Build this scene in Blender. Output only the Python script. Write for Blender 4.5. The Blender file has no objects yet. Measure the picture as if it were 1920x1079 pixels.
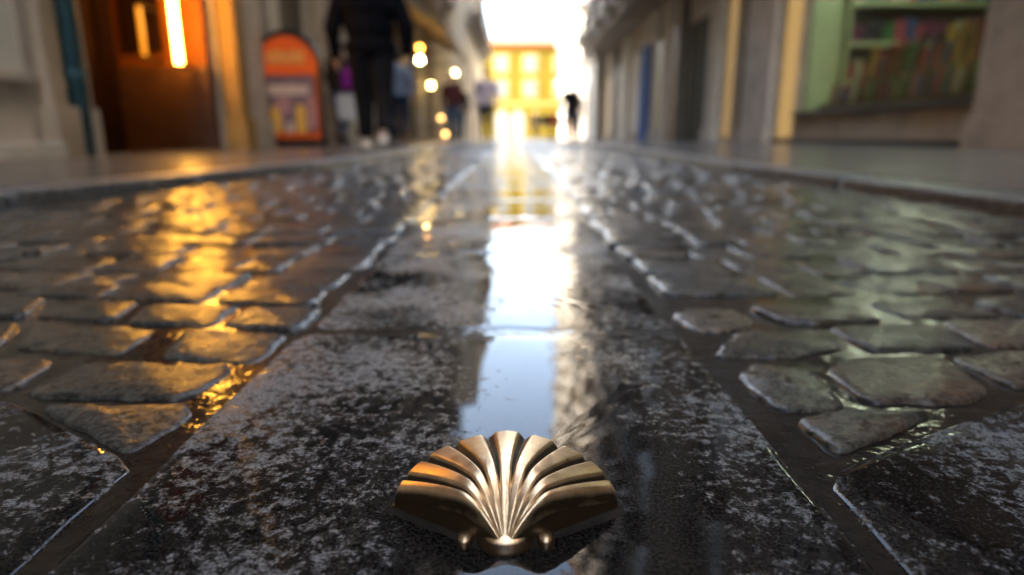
import bpy, bmesh, math, random
import numpy as np
from mathutils import Vector, Matrix
random.seed(7); rng = np.random.default_rng(7)
R = math.radians
C = bpy.context.scene.collection
SC = bpy.context.scene

# ---------------------------------------------------------------- camera
CAM_H = 0.146; PITCH = R(13.6); FPX = 1173.0
cam_d = bpy.data.cameras.new('camera'); cam = bpy.data.objects.new('camera', cam_d); C.objects.link(cam)
cam.location = (0, 0, CAM_H); cam.rotation_euler = (R(90) - PITCH, 0, 0)
cam_d.sensor_width = 36; cam_d.lens = FPX/1920*36
cam_d.clip_start = 0.01; cam_d.clip_end = 2000
cam_d.dof.use_dof = True; cam_d.dof.focus_distance = 0.262; cam_d.dof.aperture_fstop = 4.8
cam_d.dof.aperture_blades = 0
SC.camera = cam
# ---------------------------------------------------------------- world, sun, exposure
SUN_AZ = R(-102); SUN_EL = R(25)          # azimuth from +Y towards +X
w = bpy.data.worlds.new('World'); SC.world = w; w.use_nodes = True
nt = w.node_tree; bgn = nt.nodes['Background']
sky = nt.nodes.new('ShaderNodeTexSky'); sky.sky_type = 'NISHITA'; sky.sun_disc = False
sky.sun_elevation = SUN_EL; sky.sun_rotation = SUN_AZ; sky.air_density = 1.0; sky.dust_density = 3.2; sky.ozone_density = .7
hs = nt.nodes.new('ShaderNodeHueSaturation'); hs.inputs['Saturation'].default_value = .8; hs.inputs['Value'].default_value = 1.08
nt.links.new(sky.outputs[0], hs.inputs['Color']); nt.links.new(hs.outputs[0], bgn.inputs[0]); bgn.inputs[1].default_value = 0.15
sl = bpy.data.lights.new('sun', 'SUN'); sl.energy = 2.0; sl.angle = R(0.5); sl.color = (1, .86, .66)
so = bpy.data.objects.new('sun', sl); C.objects.link(so)
sd = Vector((math.sin(SUN_AZ)*math.cos(SUN_EL), math.cos(SUN_AZ)*math.cos(SUN_EL), math.sin(SUN_EL)))
so.rotation_euler = (-sd).to_track_quat('-Z', 'Y').to_euler(); so.location = (0, 0, 60)
SC.view_settings.view_transform = 'Standard'; SC.view_settings.look = 'None'
SC.view_settings.exposure = 4.0; SC.view_settings.gamma = 1
SC.render.engine = 'CYCLES'
cy = SC.cycles; cy.use_denoising = True; cy.max_bounces = 8; cy.diffuse_bounces = 6; cy.glossy_bounces = 4
cy.transparent_max_bounces = 8; cy.sample_clamp_indirect = 6; cy.caustics_reflective = True; cy.blur_glossy = 0.3
try: cy.denoiser = 'OPENIMAGEDENOISE'
except Exception: pass

# ---------------------------------------------------------------- pixel geometry of the photograph (for measuring only)
cp, sp = math.cos(PITCH), math.sin(PITCH)
def zat(py, Y):
    k = (540-py)/FPX; return CAM_H + Y*(k*cp-sp)/(cp+k*sp)
def xat(px, Y, z=CAM_H):
    return (px-960)/FPX*(Y*cp-(z-CAM_H)*sp)

# ---------------------------------------------------------------- helpers
def tag(o, label=None, cat=None, group=None, kind=None):
    if label: o['label'] = label
    if cat: o['category'] = cat
    if group: o['group'] = group
    if kind: o['kind'] = kind
    return o
def thing(name, loc, label, cat, group=None, rz=0):
    o = bpy.data.objects.new(name, None); C.objects.link(o); o.location = loc; o.rotation_euler = (0, 0, rz)
    o.empty_display_size = .1
    return tag(o, label, cat, group)
def copy_tree(o, parent=None):
    c = o.copy(); C.objects.link(c); c.parent = parent
    for ch in list(o.children): copy_tree(ch, c)
    return c
class MB:
    def __init__(s): s.v = []; s.f = []
    def add(s, vs, fs):
        b = len(s.v); s.v += [tuple(v) for v in vs]; s.f += [tuple(b+i for i in f) for f in fs]; return s
    def box(s, x0, x1, y0, y1, z0, z1):
        return s.add([(x0,y0,z0),(x1,y0,z0),(x1,y1,z0),(x0,y1,z0),(x0,y0,z1),(x1,y0,z1),(x1,y1,z1),(x0,y1,z1)],
              [(0,3,2,1),(4,5,6,7),(0,1,5,4),(1,2,6,5),(2,3,7,6),(3,0,4,7)])
    def tube(s, pts, rad, n=10, caps=True):
        pts = [Vector(p) for p in pts]; rad = rad if isinstance(rad, (list, tuple)) else [rad]*len(pts)
        vs = []; fs = []
        for i, p in enumerate(pts):
            a = pts[max(i-1, 0)]; b = pts[min(i+1, len(pts)-1)]; d = (b-a).normalized()
            u = d.cross(Vector((0,0,1)) if abs(d.z) < .9 else Vector((1,0,0))).normalized(); v = d.cross(u)
            for k in range(n):
                t = 2*math.pi*k/n; vs.append(p+(u*math.cos(t)+v*math.sin(t))*rad[i])
        for i in range(len(pts)-1):
            for k in range(n):
                k2 = (k+1) % n; fs.append((i*n+k, (i+1)*n+k, (i+1)*n+k2, i*n+k2))
        if caps: fs.append(tuple(range(n))); fs.append(tuple(range(len(pts)*n-1, (len(pts)-1)*n-1, -1)))
        return s.add(vs, fs)
    def ball(s, c, r, n=12, m=8):
        c = Vector(c); r = Vector(r) if isinstance(r, (tuple, list)) else Vector((r,r,r)); vs = []; fs = []
        for j in range(m+1):
            ph = math.pi*j/m
            for k in range(n):
                t = 2*math.pi*k/n; vs.append((c.x+r.x*math.sin(ph)*math.cos(t), c.y+r.y*math.sin(ph)*math.sin(t), c.z+r.z*math.cos(ph)))
        for j in range(m):
            for k in range(n):
                k2 = (k+1) % n; fs.append((j*n+k, (j+1)*n+k, (j+1)*n+k2, j*n+k2))
        return s.add(vs, fs)
    def prism(s, poly, axis, a, b):      # poly in the two other axes
        n = len(poly)
        def mk(p, q, t): return {'x': (t,p,q), 'y': (p,t,q), 'z': (p,q,t)}[axis]
        vs = [mk(p, q, a) for p, q in poly]+[mk(p, q, b) for p, q in poly]
        fs = [tuple(range(n)), tuple(range(2*n-1, n-1, -1))]+[(i, i+n, (i+1) % n+n, (i+1) % n) for i in range(n)]
        return s.add(vs, fs)
    def build(s, name, mat, parent=None, smooth=False, bevel=0):
        me = bpy.data.meshes.new(name); me.from_pydata(s.v, [], s.f)
        bm = bmesh.new(); bm.from_mesh(me); bmesh.ops.remove_doubles(bm, verts=bm.verts, dist=1e-6)
        bmesh.ops.recalc_face_normals(bm, faces=bm.faces)
        if bevel: bmesh.ops.bevel(bm, geom=list(bm.edges), offset=bevel, segments=2, affect='EDGES', profile=.6)
        bm.to_mesh(me); bm.free()
        if smooth: me.polygons.foreach_set('use_smooth', [True]*len(me.polygons))
        me.materials.append(mat)
        o = bpy.data.objects.new(name, me); C.objects.link(o)
        if parent is not None: o.parent = parent
        return o

# ---------------------------------------------------------------- materials
class NT:
    def __init__(s, name):
        s.m = bpy.data.materials.new(name); s.m.use_nodes = True; s.t = s.m.node_tree; s.n = s.t.nodes; s.l = s.t.links
        s.b = s.n['Principled BSDF']; s.tc = s.n.new('ShaderNodeTexCoord')
    def put(s, sock, v):
        if isinstance(v, bpy.types.NodeSocket): s.l.new(v, sock)
        elif v is not None: sock.default_value = v
    def noise(s, scale, detail=6, rough=.6, vec=None, dist=0, lac=2.0):
        n = s.n.new('ShaderNodeTexNoise'); s.put(n.inputs['Scale'], scale); s.put(n.inputs['Detail'], detail)
        s.put(n.inputs['Roughness'], rough); s.put(n.inputs['Distortion'], dist); s.put(n.inputs['Lacunarity'], lac)
        s.l.new(vec if vec is not None else s.tc.outputs['Object'], n.inputs['Vector']); return n.outputs['Fac']
    def math(s, op, a, b=None, c=None, clamp=False):
        n = s.n.new('ShaderNodeMath'); n.operation = op; n.use_clamp = clamp
        s.put(n.inputs[0], a); s.put(n.inputs[1], b)
        if c is not None: s.put(n.inputs[2], c)
        return n.outputs[0]
    def ramp(s, f, stops):
        n = s.n.new('ShaderNodeValToRGB'); s.l.new(f, n.inputs[0]); e = n.color_ramp.elements
        while len(e) < len(stops): e.new(.5)
        for i, (p, c) in enumerate(stops):
            e[i].position = p; e[i].color = (c, c, c, 1) if isinstance(c, (int, float)) else (*c, 1)
        return n.outputs[0]
    def mix(s, f, a, b, mode='MIX'):
        n = s.n.new('ShaderNodeMix'); n.data_type = 'RGBA'; n.blend_type = mode
        s.put(n.inputs[0], f)
        for k, v in ((6, a), (7, b)):
            s.put(n.inputs[k], (*v, 1) if isinstance(v, tuple) and len(v) == 3 else v)
        return n.outputs[2]
    def bump(s, h, dist, strength=1.0, normal=None):
        n = s.n.new('ShaderNodeBump'); s.put(n.inputs['Height'], h); n.inputs['Distance'].default_value = dist
        n.inputs['Strength'].default_value = strength
        if normal is not None: s.l.new(normal, n.inputs['Normal'])
        return n.outputs[0]
    def attr(s, name):
        n = s.n.new('ShaderNodeAttribute'); n.attribute_name = name; return n
    def set(s, **k):
        for a, v in k.items(): s.put(s.b.inputs[a.replace('_', ' ')], v)
        return s.m
    def maprange(s, v, a, b, c=0, d=1, smooth=True):
        n = s.n.new('ShaderNodeMapRange'); n.interpolation_type = 'SMOOTHSTEP' if smooth else 'LINEAR'
        for i, x in enumerate((v, a, b, c, d)): s.put(n.inputs[i], x)
        return n.outputs[0]

def surf(name, col, rough=.8, var=.35, scale=3, metal=0, bump=.003, spec=.25, emis=None, es=0):
    t = NT(name); f = t.noise(scale, 8, .65); c2 = tuple(c*(1-var) for c in col); c1 = tuple(min(1, c*(1+var*.6)) for c in col)
    f2 = t.noise(scale*9, 5, .6)
    cc = t.mix(t.ramp(f, [(.32, 0.), (.68, 1.)]), c2, c1); cc = t.mix(.25, cc, t.mix(f2, c2, c1))
    t.set(Base_Color=cc, Roughness=t.maprange(f2, .3, .7, max(.02, rough-.08), min(1, rough+.08)), Metallic=metal)
    t.b.inputs['Specular IOR Level'].default_value = spec
    if bump: t.set(Normal=t.bump(f2, bump))
    if emis: t.set(Emission_Color=(*emis, 1), Emission_Strength=es)
    return t.m
def lamp_mat(name, col, s):
    t = NT(name); t.set(Base_Color=(.12, .12, .12, 1), Emission_Color=(*col, 1), Emission_Strength=s); return t.m

def granite():
    """rough granite under a broken film of rain water"""
    t = NT('wet_granite'); pos = t.n.new('ShaderNodeSeparateXYZ'); t.l.new(t.tc.outputs['Object'], pos.inputs[0])
    x, y = pos.outputs[0], pos.outputs[1]
    big = t.noise(7, 4, .6); mid = t.noise(150, 10, .78, dist=.3); fine = t.noise(420, 5, .7)
    h = t.math('ADD', t.math('MULTIPLY', big, .60), t.math('ADD', t.math('MULTIPLY', mid, .80), t.math('MULTIPLY', fine, .16)))
    # water stands in the hollow worn down the middle of the slabs
    g = t.math('DIVIDE', t.math('SUBTRACT', x, .020), .046); g = t.math('POWER', 2.718, t.math('MULTIPLY', t.math('MULTIPLY', g, g), -1))
    h = t.math('ADD', t.math('SUBTRACT', h, t.math('MULTIPLY', g, t.maprange(y, .20, .29, .42, .15))), t.maprange(y, .42, .7, 0, -.015)); lev = .762
    out = t.maprange(t.math('SUBTRACT', h, lev), -.012, .08)        # 1 = stone proud of the water
    film = t.n.new('ShaderNodeMath'); film.operation = 'SMOOTH_MAX'; t.put(film.inputs[0], h); t.put(film.inputs[1], lev); film.inputs[2].default_value = .012
    grain = t.noise(700, 4, .65)
    under = t.mix(t.ramp(grain, [(.42, 0.), (.6, 1.)]), (.005, .005, .005), (.036, .032, .029))
    dry_glint = t.mix(t.ramp(grain, [(.40, 0.), (.55, 1.)]), (.05, .056, .062), (.28, .315, .345))  # pale blue: light mineral grains plus sky glint painted into the colour
    col = t.mix(out, under, dry_glint)
    t.set(Base_Color=col, Roughness=.5, Normal=t.bump(h, .006, 1.0))
    t.put(t.b.inputs['Specular IOR Level'], t.math('MULTIPLY', out, .3))
    t.set(Coat_Weight=1.0, Coat_IOR=1.33, Coat_Roughness=t.math('ADD', t.maprange(out, 0, 1, .012, .12), t.maprange(y, .5, 5, 0, .10)), Coat_Normal=t.bump(film.outputs[0], .0050, 1.0))
    return t.m
def cobble():
    t = NT('wet_sett'); tint = t.attr('tint').outputs['Color']
    sx_ = t.n.new('ShaderNodeSeparateXYZ'); t.l.new(t.tc.outputs['Object'], sx_.inputs[0]); yy_c = sx_.outputs[1]
    big = t.noise(22, 4, .55); fine = t.noise(260, 7, .68); pit = t.noise(75, 5, .6, dist=.5)
    h = t.math('ADD', t.math('MULTIPLY', big, .55), t.math('ADD', t.math('MULTIPLY', pit, .45), t.math('MULTIPLY', fine, .16)))
    fl = t.noise(190, 9, .78); col = t.mix(t.ramp(fl, [(.43, 0.), (.57, 1.)]), (.22, .21, .20), (1.75, 1.7, 1.6))
    rust = t.ramp(t.noise(16, 3, .5), [(.56, 0.), (.68, 1.)])
    col = t.mix(1.0, tint, col, 'MULTIPLY'); col = t.mix(t.math('MULTIPLY', rust, .4), col, (.10, .045, .02))
    t.set(Base_Color=col, Roughness=.55, Normal=t.bump(h, .006, 1.0))
    t.b.inputs['Specular IOR Level'].default_value = .08
    wet = t.ramp(t.noise(30, 3, .5), [(.4, 0.), (.6, 1.)])
    t.set(Coat_Weight=1.0, Coat_IOR=1.33, Coat_Roughness=t.math('ADD', t.maprange(wet, 0, 1, .035, .10), t.maprange(yy_c, 1.5, 8, 0, .10)), Coat_Normal=t.bump(h, .0022, 1.0))
    return t.m
def wet(name, c1, c2, scale=30, rough=.12, bump=.004, coat_b=.0015, coat_s=12):
    t = NT(name); f = t.noise(scale, 8, .65); g = t.noise(coat_s, 4, .55)
    t.set(Base_Color=t.mix(t.ramp(f, [(.35, 0.), (.65, 1.)]), c1, c2), Roughness=.6, Normal=t.bump(f, bump),
          Coat_Weight=1.0, Coat_IOR=1.33, Coat_Roughness=rough, Coat_Normal=t.bump(g, coat_b))
    t.b.inputs['Specular IOR Level'].default_value = .05
    return t.m
def brass():
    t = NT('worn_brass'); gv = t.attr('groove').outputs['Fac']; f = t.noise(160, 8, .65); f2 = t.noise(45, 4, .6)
    mp = t.n.new('ShaderNodeMapping'); mp.inputs['Scale'].default_value = (2200, 240, 900); mp.inputs['Rotation'].default_value = (0, 0, .5)
    t.l.new(t.tc.outputs['Object'], mp.inputs[0]); sc = t.noise(1, 3, .5, vec=mp.outputs[0])
    dirt_shade = t.math('ADD', gv, t.math('MULTIPLY', t.math('SUBTRACT', f2, .5), .4), clamp=True)  # tarnish in the grooves plus shade painted on the shell's sides
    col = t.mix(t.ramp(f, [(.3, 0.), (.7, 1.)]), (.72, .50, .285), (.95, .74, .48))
    col = t.mix(t.ramp(dirt_shade, [(.35, 0.), (.7, 1.)]), col, (.045, .026, .012))
    t.set(Base_Color=col, Metallic=t.maprange(dirt_shade, .4, .9, 1, .55), Roughness=t.math('ADD', t.maprange(f, .3, .7, .24, .37), t.math('MULTIPLY', sc, .08)),
          Normal=t.bump(t.math('ADD', t.math('MULTIPLY', f, .6), t.math('MULTIPLY', sc, .25)), .00025))
    return t.m
def water():
    t = NT('rain_water'); f = t.noise(60, 3, .5)
    t.set(Base_Color=t.mix(f, (.010, .009, .008), (.03, .025, .02)), Roughness=.02, IOR=1.33, Normal=t.bump(f, .0004)); return t.m
def glass(name, tint=(.8, .85, .8), refl=.12):
    t = NT(name); tr = t.n.new('ShaderNodeBsdfTransparent'); tr.inputs[0].default_value = (*tint, 1)
    gl = t.n.new('ShaderNodeBsdfGlossy'); gl.inputs['Roughness'].default_value = .22
    lw = t.n.new('ShaderNodeLayerWeight'); lw.inputs[0].default_value = .5
    t.l.new(t.bump(t.noise(1.5, 2, .5), .004), gl.inputs['Normal'])
    mx = t.n.new('ShaderNodeMixShader'); t.l.new(t.math('ADD', t.math('MULTIPLY', t.math('POWER', lw.outputs[1], 4.0), .25), .015, clamp=True), mx.inputs[0]); t.l.new(tr.outputs[0], mx.inputs[1]); t.l.new(gl.outputs[0], mx.inputs[2])
    t.l.new(mx.outputs[0], t.n['Material Output'].inputs[0]); return t.m

M = dict(
 granite=granite(), cobble=cobble(), brass=brass(), water=water(),
 bed=wet('wet_joint_sand', (.004, .0032, .0028), (.018, .012, .008), 140, .09, .0025, .0012, 60),
 farroad=wet('far_wet_setts', (.05, .045, .04), (.13, .12, .10), 9, .2, .01, .012, 11),
 pave=wet('wet_pavement_flags', (.06, .052, .046), (.13, .115, .10), 7, .22, .003, .0016, 9),
 kerb=wet('wet_kerb_granite', (.04, .04, .04), (.15, .15, .145), 60, .28, .006, .004, 60),
 ground=wet('far_ground', (.08, .075, .07), (.14, .13, .12), 3, .3),
 stone=surf('grey_stone', (.45, .41, .36), .85, .35, 2.2), stone_b=surf('brown_stone', (.36, .29, .215), .85, .4, 2),
 stone_l=surf('pale_stone', (.50, .47, .41), .85, .25, 2), dstone=surf('dark_stone', (.10, .085, .07), .85, .4, 2),
 render_g=surf('grey_render', (.55, .56, .52), .9, .15, 1.2), cream=surf('cream_render', (.80, .74, .60), .9, .15, .8),
 white=surf('white_paint', (.75, .74, .70), .6, .1, 3), pale=surf('pale_render', (.36, .345, .31), .9, .12, .8),
 yellow=surf('yellow_render', (.115, .082, .0025), .8, .15, 1), yellow_l=surf('light_yellow_trim', (.27, .21, .07), .8, .1, 1),
 teal=surf('teal_pipe_paint', (.04, .10, .12), .4, .3, 8), black=surf('black_paint', (.015, .014, .014), .4, .3, 8, bump=.0005),
 redwood=surf('dark_red_wood', (.016, .006, .005), .35, .4, 6), brownwood=surf('brown_wood', (.10, .045, .026), .4, .35, 6),
 orange=surf('orange_plaster', (.20, .055, .004), .6, .2, 4), amber=surf('amber_stone', (.32, .19, .06), .8, .25, 5),
 blue=surf('blue_door_paint', (.008, .06, .26), .8, .2, 5), dgreen=surf('dark_green_paint', (.05, .065, .03), .5, .3, 5),
 green_p=surf('pale_green_panel', (.44, .51, .31), .6, .15, 4), darkglass=surf('dark_window_glass', (.02, .022, .025), .06, .3, 2, bump=.002, spec=.8),
 skyglass=surf('window_glass', (.10, .11, .12), .06, .3, 2, bump=.002, spec=.8), brown=surf('brown_shutter', (.10, .055, .03), .5, .3, 7),
 roof=surf('clay_tiles', (.28, .12, .06), .8, .35, 8), awning=surf('beige_awning_cloth', (.42, .32, .21), .9, .15, 4),
 iron=surf('wrought_iron', (.02, .02, .02), .45, .3, 9), glass=glass('shop_glass'), interior=surf('dark_interior', (.05, .05, .035), .8, .3, 3),
 curtain=surf('white_curtain', (.62, .60, .56), .9, .1, 6),
)

def lathe_grid(name, verts, faces, mat, attr=None, parent=None, smooth=True, tint=None):
    me = bpy.data.meshes.new(name); me.from_pydata(verts, [], faces)
    if attr is not None:
        a = me.attributes.new('groove', 'FLOAT', 'POINT'); a.data.foreach_set('value', attr)
    if tint is not None:
        a = me.attributes.new('tint', 'FLOAT_COLOR', 'POINT'); a.data.foreach_set('color', np.asarray(tint, np.float32).ravel())
    if smooth: me.polygons.foreach_set('use_smooth', [True]*len(me.polygons))
    me.materials.append(mat); me.validate(); me.update()
    o = bpy.data.objects.new(name, me); C.objects.link(o)
    if parent is not None: o.parent = parent
    return o

# ================================================================ THE GROUND
KL = [(-40, -1.2), (0, -1.12), (1.3, -1.05), (3.1, -.86), (5, -.88), (9, -1.05), (14, -1.2), (46, -1.4)]   # left kerb: y, x
KR = [(-40, 1.0), (0, .95), (1.2, .955), (2.5, .93), (4, 1.0), (7, 1.12), (11.4, 1.35), (46, 1.9)]
def kx(K, y): return float(np.interp(y, [k[0] for k in K], [k[1] for k in K]))
PZ = .032
MB().add([(-700,-700,-.05),(700,-700,-.05),(700,700,-.05),(-700,700,-.05)], [(0,1,2,3)]).build('ground', M['ground'])['kind'] = 'structure'
m = MB()
ys = [-20, -5, 0, 1, 2.5, 4, 6, 9, 12, 16, 22, 30, 46]
vs = []
for y in ys: vs += [(kx(KL, y)-.01, y, -.0027), (kx(KR, y)+.01, y, -.0027)]
m.add(vs, [(2*i, 2*i+1, 2*i+3, 2*i+2) for i in range(len(ys)-1)]); tag(m.build('road', M['bed']), kind='structure')
m = MB(); yb = [17.5, 22, 30, 46]; vs = []
for y in yb: vs += [(kx(KL, y)+.005, y, -.002), (kx(KR, y)-.005, y, -.002)]
m.add(vs, [(2*i, 2*i+1, 2*i+3, 2*i+2) for i in range(len(yb)-1)]); tag(m.build('distant_road', M['farroad']), kind='structure')
m = MB(); m.add([(-60,46,-.002),(60,46,-.002),(60,61,-.002),(-60,61,-.002)], [(0,1,2,3)]); tag(m.build('square', M['farroad']), kind='structure')

def clip(poly, a, b, c):     # keep a*x+b*y<=c
    out = []
    for i in range(len(poly)):
        p, q = poly[i], poly[(i+1) % len(poly)]; dp = a*p[0]+b*p[1]-c; dq = a*q[0]+b*q[1]-c
        if dp <= 0: out.append(p)
        if (dp < 0) != (dq < 0) and dp != dq:
            t = dp/(dp-dq); out.append((p[0]+(q[0]-p[0])*t, p[1]+(q[1]-p[1])*t))
    return out
def area(p): return abs(sum(p[i][0]*p[(i+1) % len(p)][1]-p[(i+1) % len(p)][0]*p[i][1] for i in range(len(p))))/2
def outline(poly, n, rough):
    p = np.array(poly, float)
    for _ in range(2 if n > 12 else 1):        # round the corners
        q = np.roll(p, -1, 0); d_ = np.linalg.norm(q-p, axis=1)[:, None]; f_ = np.minimum(.2, (.0055 if _ == 0 else .0022)/np.maximum(d_, 1e-6))
        p = np.stack([p*(1-f_)+q*f_, p*f_+q*(1-f_)], 1).reshape(-1, 2)
    d = np.r_[0, np.cumsum(np.linalg.norm(np.roll(p, -1, 0)-p, axis=1))]; pp = np.vstack([p, p[:1]])
    s = np.linspace(0, d[-1], n, endpoint=False); o = np.stack([np.interp(s, d, pp[:, 0]), np.interp(s, d, pp[:, 1])], 1)
    if rough:
        c = o.mean(0); ph = rng.uniform(0, 6.28, 5); a = np.arange(n)/n*2*math.pi
        k = sum(np.sin(a*f+ph[i])/f**.6 for i, f in enumerate((3, 5, 8, 13, 19)))*rough
        v = o-c; o = c+v*(1+k/np.linalg.norm(v, axis=1))[:, None]
    return o
class Stones:
    def __init__(s): s.v = []; s.f = []; s.t = []
    def add(s, poly, n, prof, z0, tilt, rough, tint, bumpy=.0008):
        o = outline(poly, n, rough); c = o.mean(0); b = sum(len(x) for x in s.v); L = np.linalg.norm(o-c, axis=1).mean()
        rings = []; ph = rng.uniform(0, 6.28, 4)
        for ins, z in prof:
            k = max(0., 1-ins/L); r = c+(o-c)*k
            zz = z0+z+(r[:, 0]-c[0])*tilt[0]+(r[:, 1]-c[1])*tilt[1]
            if z > -.005: zz = zz+bumpy*(np.sin(r[:, 0]*90+ph[0])*np.sin(r[:, 1]*80+ph[1])+.5*np.sin(r[:, 0]*210+ph[2])*np.sin(r[:, 1]*190+ph[3]))
            rings.append(np.column_stack([r, zz]))
        rings.append(np.array([[c[0], c[1], z0+prof[-1][1]]]))
        s.v.append(np.vstack(rings)); m_ = len(prof)
        for j in range(m_-1):
            for i in range(n):
                i2 = (i+1) % n; s.f.append((b+j*n+i, b+j*n+i2, b+(j+1)*n+i2, b+(j+1)*n+i))
        for i in range(n): s.f.append((b+(m_-1)*n+i, b+(m_-1)*n+(i+1) % n, b+m_*n))
        s.t += [(*tint, 1)]*(m_*n+1)
    def build(s, name, mat): return lathe_grid(name, np.vstack(s.v).tolist(), s.f, mat, tint=s.t)
P_HI = [(-.001, -.016), (.0002, -.005), (.0010, -.0018), (.0026, -.0006), (.007, 0), (.018, .0007), (.027, .0012), (.037, .0014)]
P_MD = [(0, -.014), (.002, -.004), (.007, -.0006), (.02, .001)]
P_LO = [(0, -.012), (.005, -.001), (.02, .001)]
PAL = [(.105, .10, .082), (.13, .115, .088), (.085, .078, .068), (.15, .115, .085), (.10, .105, .095), (.075, .07, .062)]
st = Stones()
def row_cobbles(side, y0, y1, slant, start=None):
    xi = (-.171+random.uniform(-.006, .006) if side < 0 else .137+random.uniform(-.006, .006)) if start is None else side*start
    y = (y0+y1)/2; xo = kx(KL, y)+.012 if side < 0 else kx(KR, y)-.012
    x = xi
    while abs(x) < abs(xo)-.03:
        wd = random.uniform(.075, .135)*(1 if random.random() > .15 else .7)
        xn = x+side*wd
        if abs(xn) > abs(xo)-.045: xn = xo
        g = .0031
        def wv(xx): return .016*math.sin(xx*4.1+y0*1.3)+.010*math.sin(xx*11+y0*3)+slant*(xx-xi)
        j = lambda a: random.uniform(-a, a)
        p = [(x+side*g+j(.004), y0+g+wv(x)+j(.006)), (xn-side*g+j(.006), y0+g+wv(xn)+j(.006)),
             (xn-side*g+j(.006), y1-g+wv(xn)+j(.006)), (x+side*g+j(.004), y1-g+wv(x)+j(.006))]
        if random.random() < .5:
            p.insert(2, (xn-side*g+side*random.uniform(0, .006), (p[1][1]+p[2][1])/2+j(.01)))
        x = xn
        if len(p) < 3 or area(p) < .0009: continue
        t = random.choice(PAL); k = random.uniform(.26, .55); t = (t[0]*k*.78, t[1]*k*.82, t[2]*k*.86)
        hi = y < 1.9
        if hi: st.add(p, 52, P_HI, j(.0018), (j(.04), j(.04)), .0011, t)
        elif y < 6: st.add(p, 18, P_MD, j(.002), (j(.045), j(.045)), .0009, t)
        else: st.add(p, 8, P_LO, j(.002), (j(.03), j(.03)), 0, t)
def gp(px, py):          # where a pixel of the photograph meets the road
    v = 540-py; hz = FPX*cp+v*sp; dn = FPX*sp-v*cp; t = CAM_H/dn; return ((px-960)*t, hz*t)
NEAR = [[(65,758),(355,752),(374,772),(240,852),(180,820)], [(45,735),(150,672),(430,675),(447,690),(345,748),(60,742)], [(-120,735),(-60,668),(110,670),(30,728)],
 [(-330,740),(-260,668),(-85,668),(-140,735)], [(295,668),(345,614),(548,622),(482,682)], [(20,652),(62,602),(305,612),(225,664)], [(-200,660),(-150,602),(40,602),(-5,655)],
 [(415,610),(468,572),(608,575),(568,618)], [(225,604),(282,566),(452,570),(400,610)], [(58,594),(108,558),(266,562),(212,600)], [(-100,596),(-50,558),(92,558),(42,594)],
 [(398,565),(440,537),(620,542),(592,572)], [(195,560),(248,532),(424,536),(384,564)], [(20,553),(70,531),(234,532),(184,556)],
 [(1485,785),(1560,770),(1755,766),(1700,800),(1565,850)], [(1378,700),(1420,674),(1530,692),(1592,757),(1575,766),(1450,768)], [(1542,688),(1600,664),(1760,662),(1862,728),(1830,752),(1618,754)],
 [(1772,664),(2000,652),(2080,712),(1890,724)], [(1330,668),(1380,620),(1530,614),(1595,652),(1500,668)], [(1545,608),(1745,602),(1838,650),(1760,656),(1625,655)],
 [(1756,598),(1960,594),(2055,642),(1855,650)], [(1256,592),(1290,574),(1380,574),(1428,604),(1370,620),(1300,620)], [(1398,574),(1600,570),(1665,600),(1545,606),(1450,600)],
 [(1618,566),(1800,562),(1890,592),(1700,596)], [(1815,560),(1990,560),(2090,590),(1905,592)]]
for q in NEAR:
    j = lambda a: random.uniform(-a, a); t = random.choice(PAL); k = random.uniform(.34, .62)
    st.add([gp(*p) for p in q], 64, P_HI, j(.0012), (j(.02), j(.02)), .0013, (t[0]*k*.78, t[1]*k*.82, t[2]*k*.86))
for side in (-1, 1):
    y = .40
    while y < 17.4:
        d = random.uniform(.075, .098)
        if y < (.55 if side > 0 else .60): row_cobbles(side, y, y+.085, .02*side, .46 if side < 0 else .50); y += .085 if y+.085 < .56 else (.565 if side > 0 else .605)-y; continue
        row_cobbles(side, y, y+d, .03*side); y += d
tag(st.build('cobbled_road', M['cobble']), kind='structure')

# central strip of granite slabs and the splayed slabs beside it
sl_ = Stones(); P_SLAB = [(-.001, -.014), (.0003, -.006), (.0012, -.0022), (.003, -.0009), (.008, -.0002), (.02, 0), (.06, 0)]
gt = (.1, .1, .1)
yy = .46
m = MB(); m.box(-.160, .125, -.5, 17.3, -.006, -.0007); tag(m.build('strip_bedding', M['bed']), kind='structure')
sl_.add([(-.163, .005), (.128, .005), (.128, .458), (-.163, .458)], 120, P_SLAB, 0, (0, 0), .0012, gt, .0003)
sl_.add([(-.163, -.45), (.128, -.45), (.128, .003), (-.163, .003)], 80, P_SLAB, 0, (0, 0), .0012, gt, .0003)
while yy < 17.4:
    d = random.uniform(.30, .36); n = 100 if yy < 3 else 24
    sl_.add([(-.163+random.uniform(-.004, .004), yy+.001), (.128+random.uniform(-.004, .004), yy+.001), (.128, yy+d-.001), (-.163, yy+d-.001)], n, P_SLAB, random.uniform(-.0006, .0006), (0, 0), .0014, gt, .0003); yy += d
sl_.add([(-.171, -.35), (-.171, .266), (-.215, .292), (-.285, .335), (-.40, .36), (-.62, .36), (-.75, .2), (-.75, -.35)], 120, P_SLAB, -.0012, (0, 0), .0016, gt, .0006)
sl_.add([(.1365, -.35), (.1365, .255), (.175, .276), (.30, .338), (.42, .385), (.65, .39), (.75, .2), (.75, -.35)], 120, P_SLAB, -.0012, (0, 0), .0016, gt, .0006)
tag(sl_.build('paving', M['granite']), kind='structure')

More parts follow.
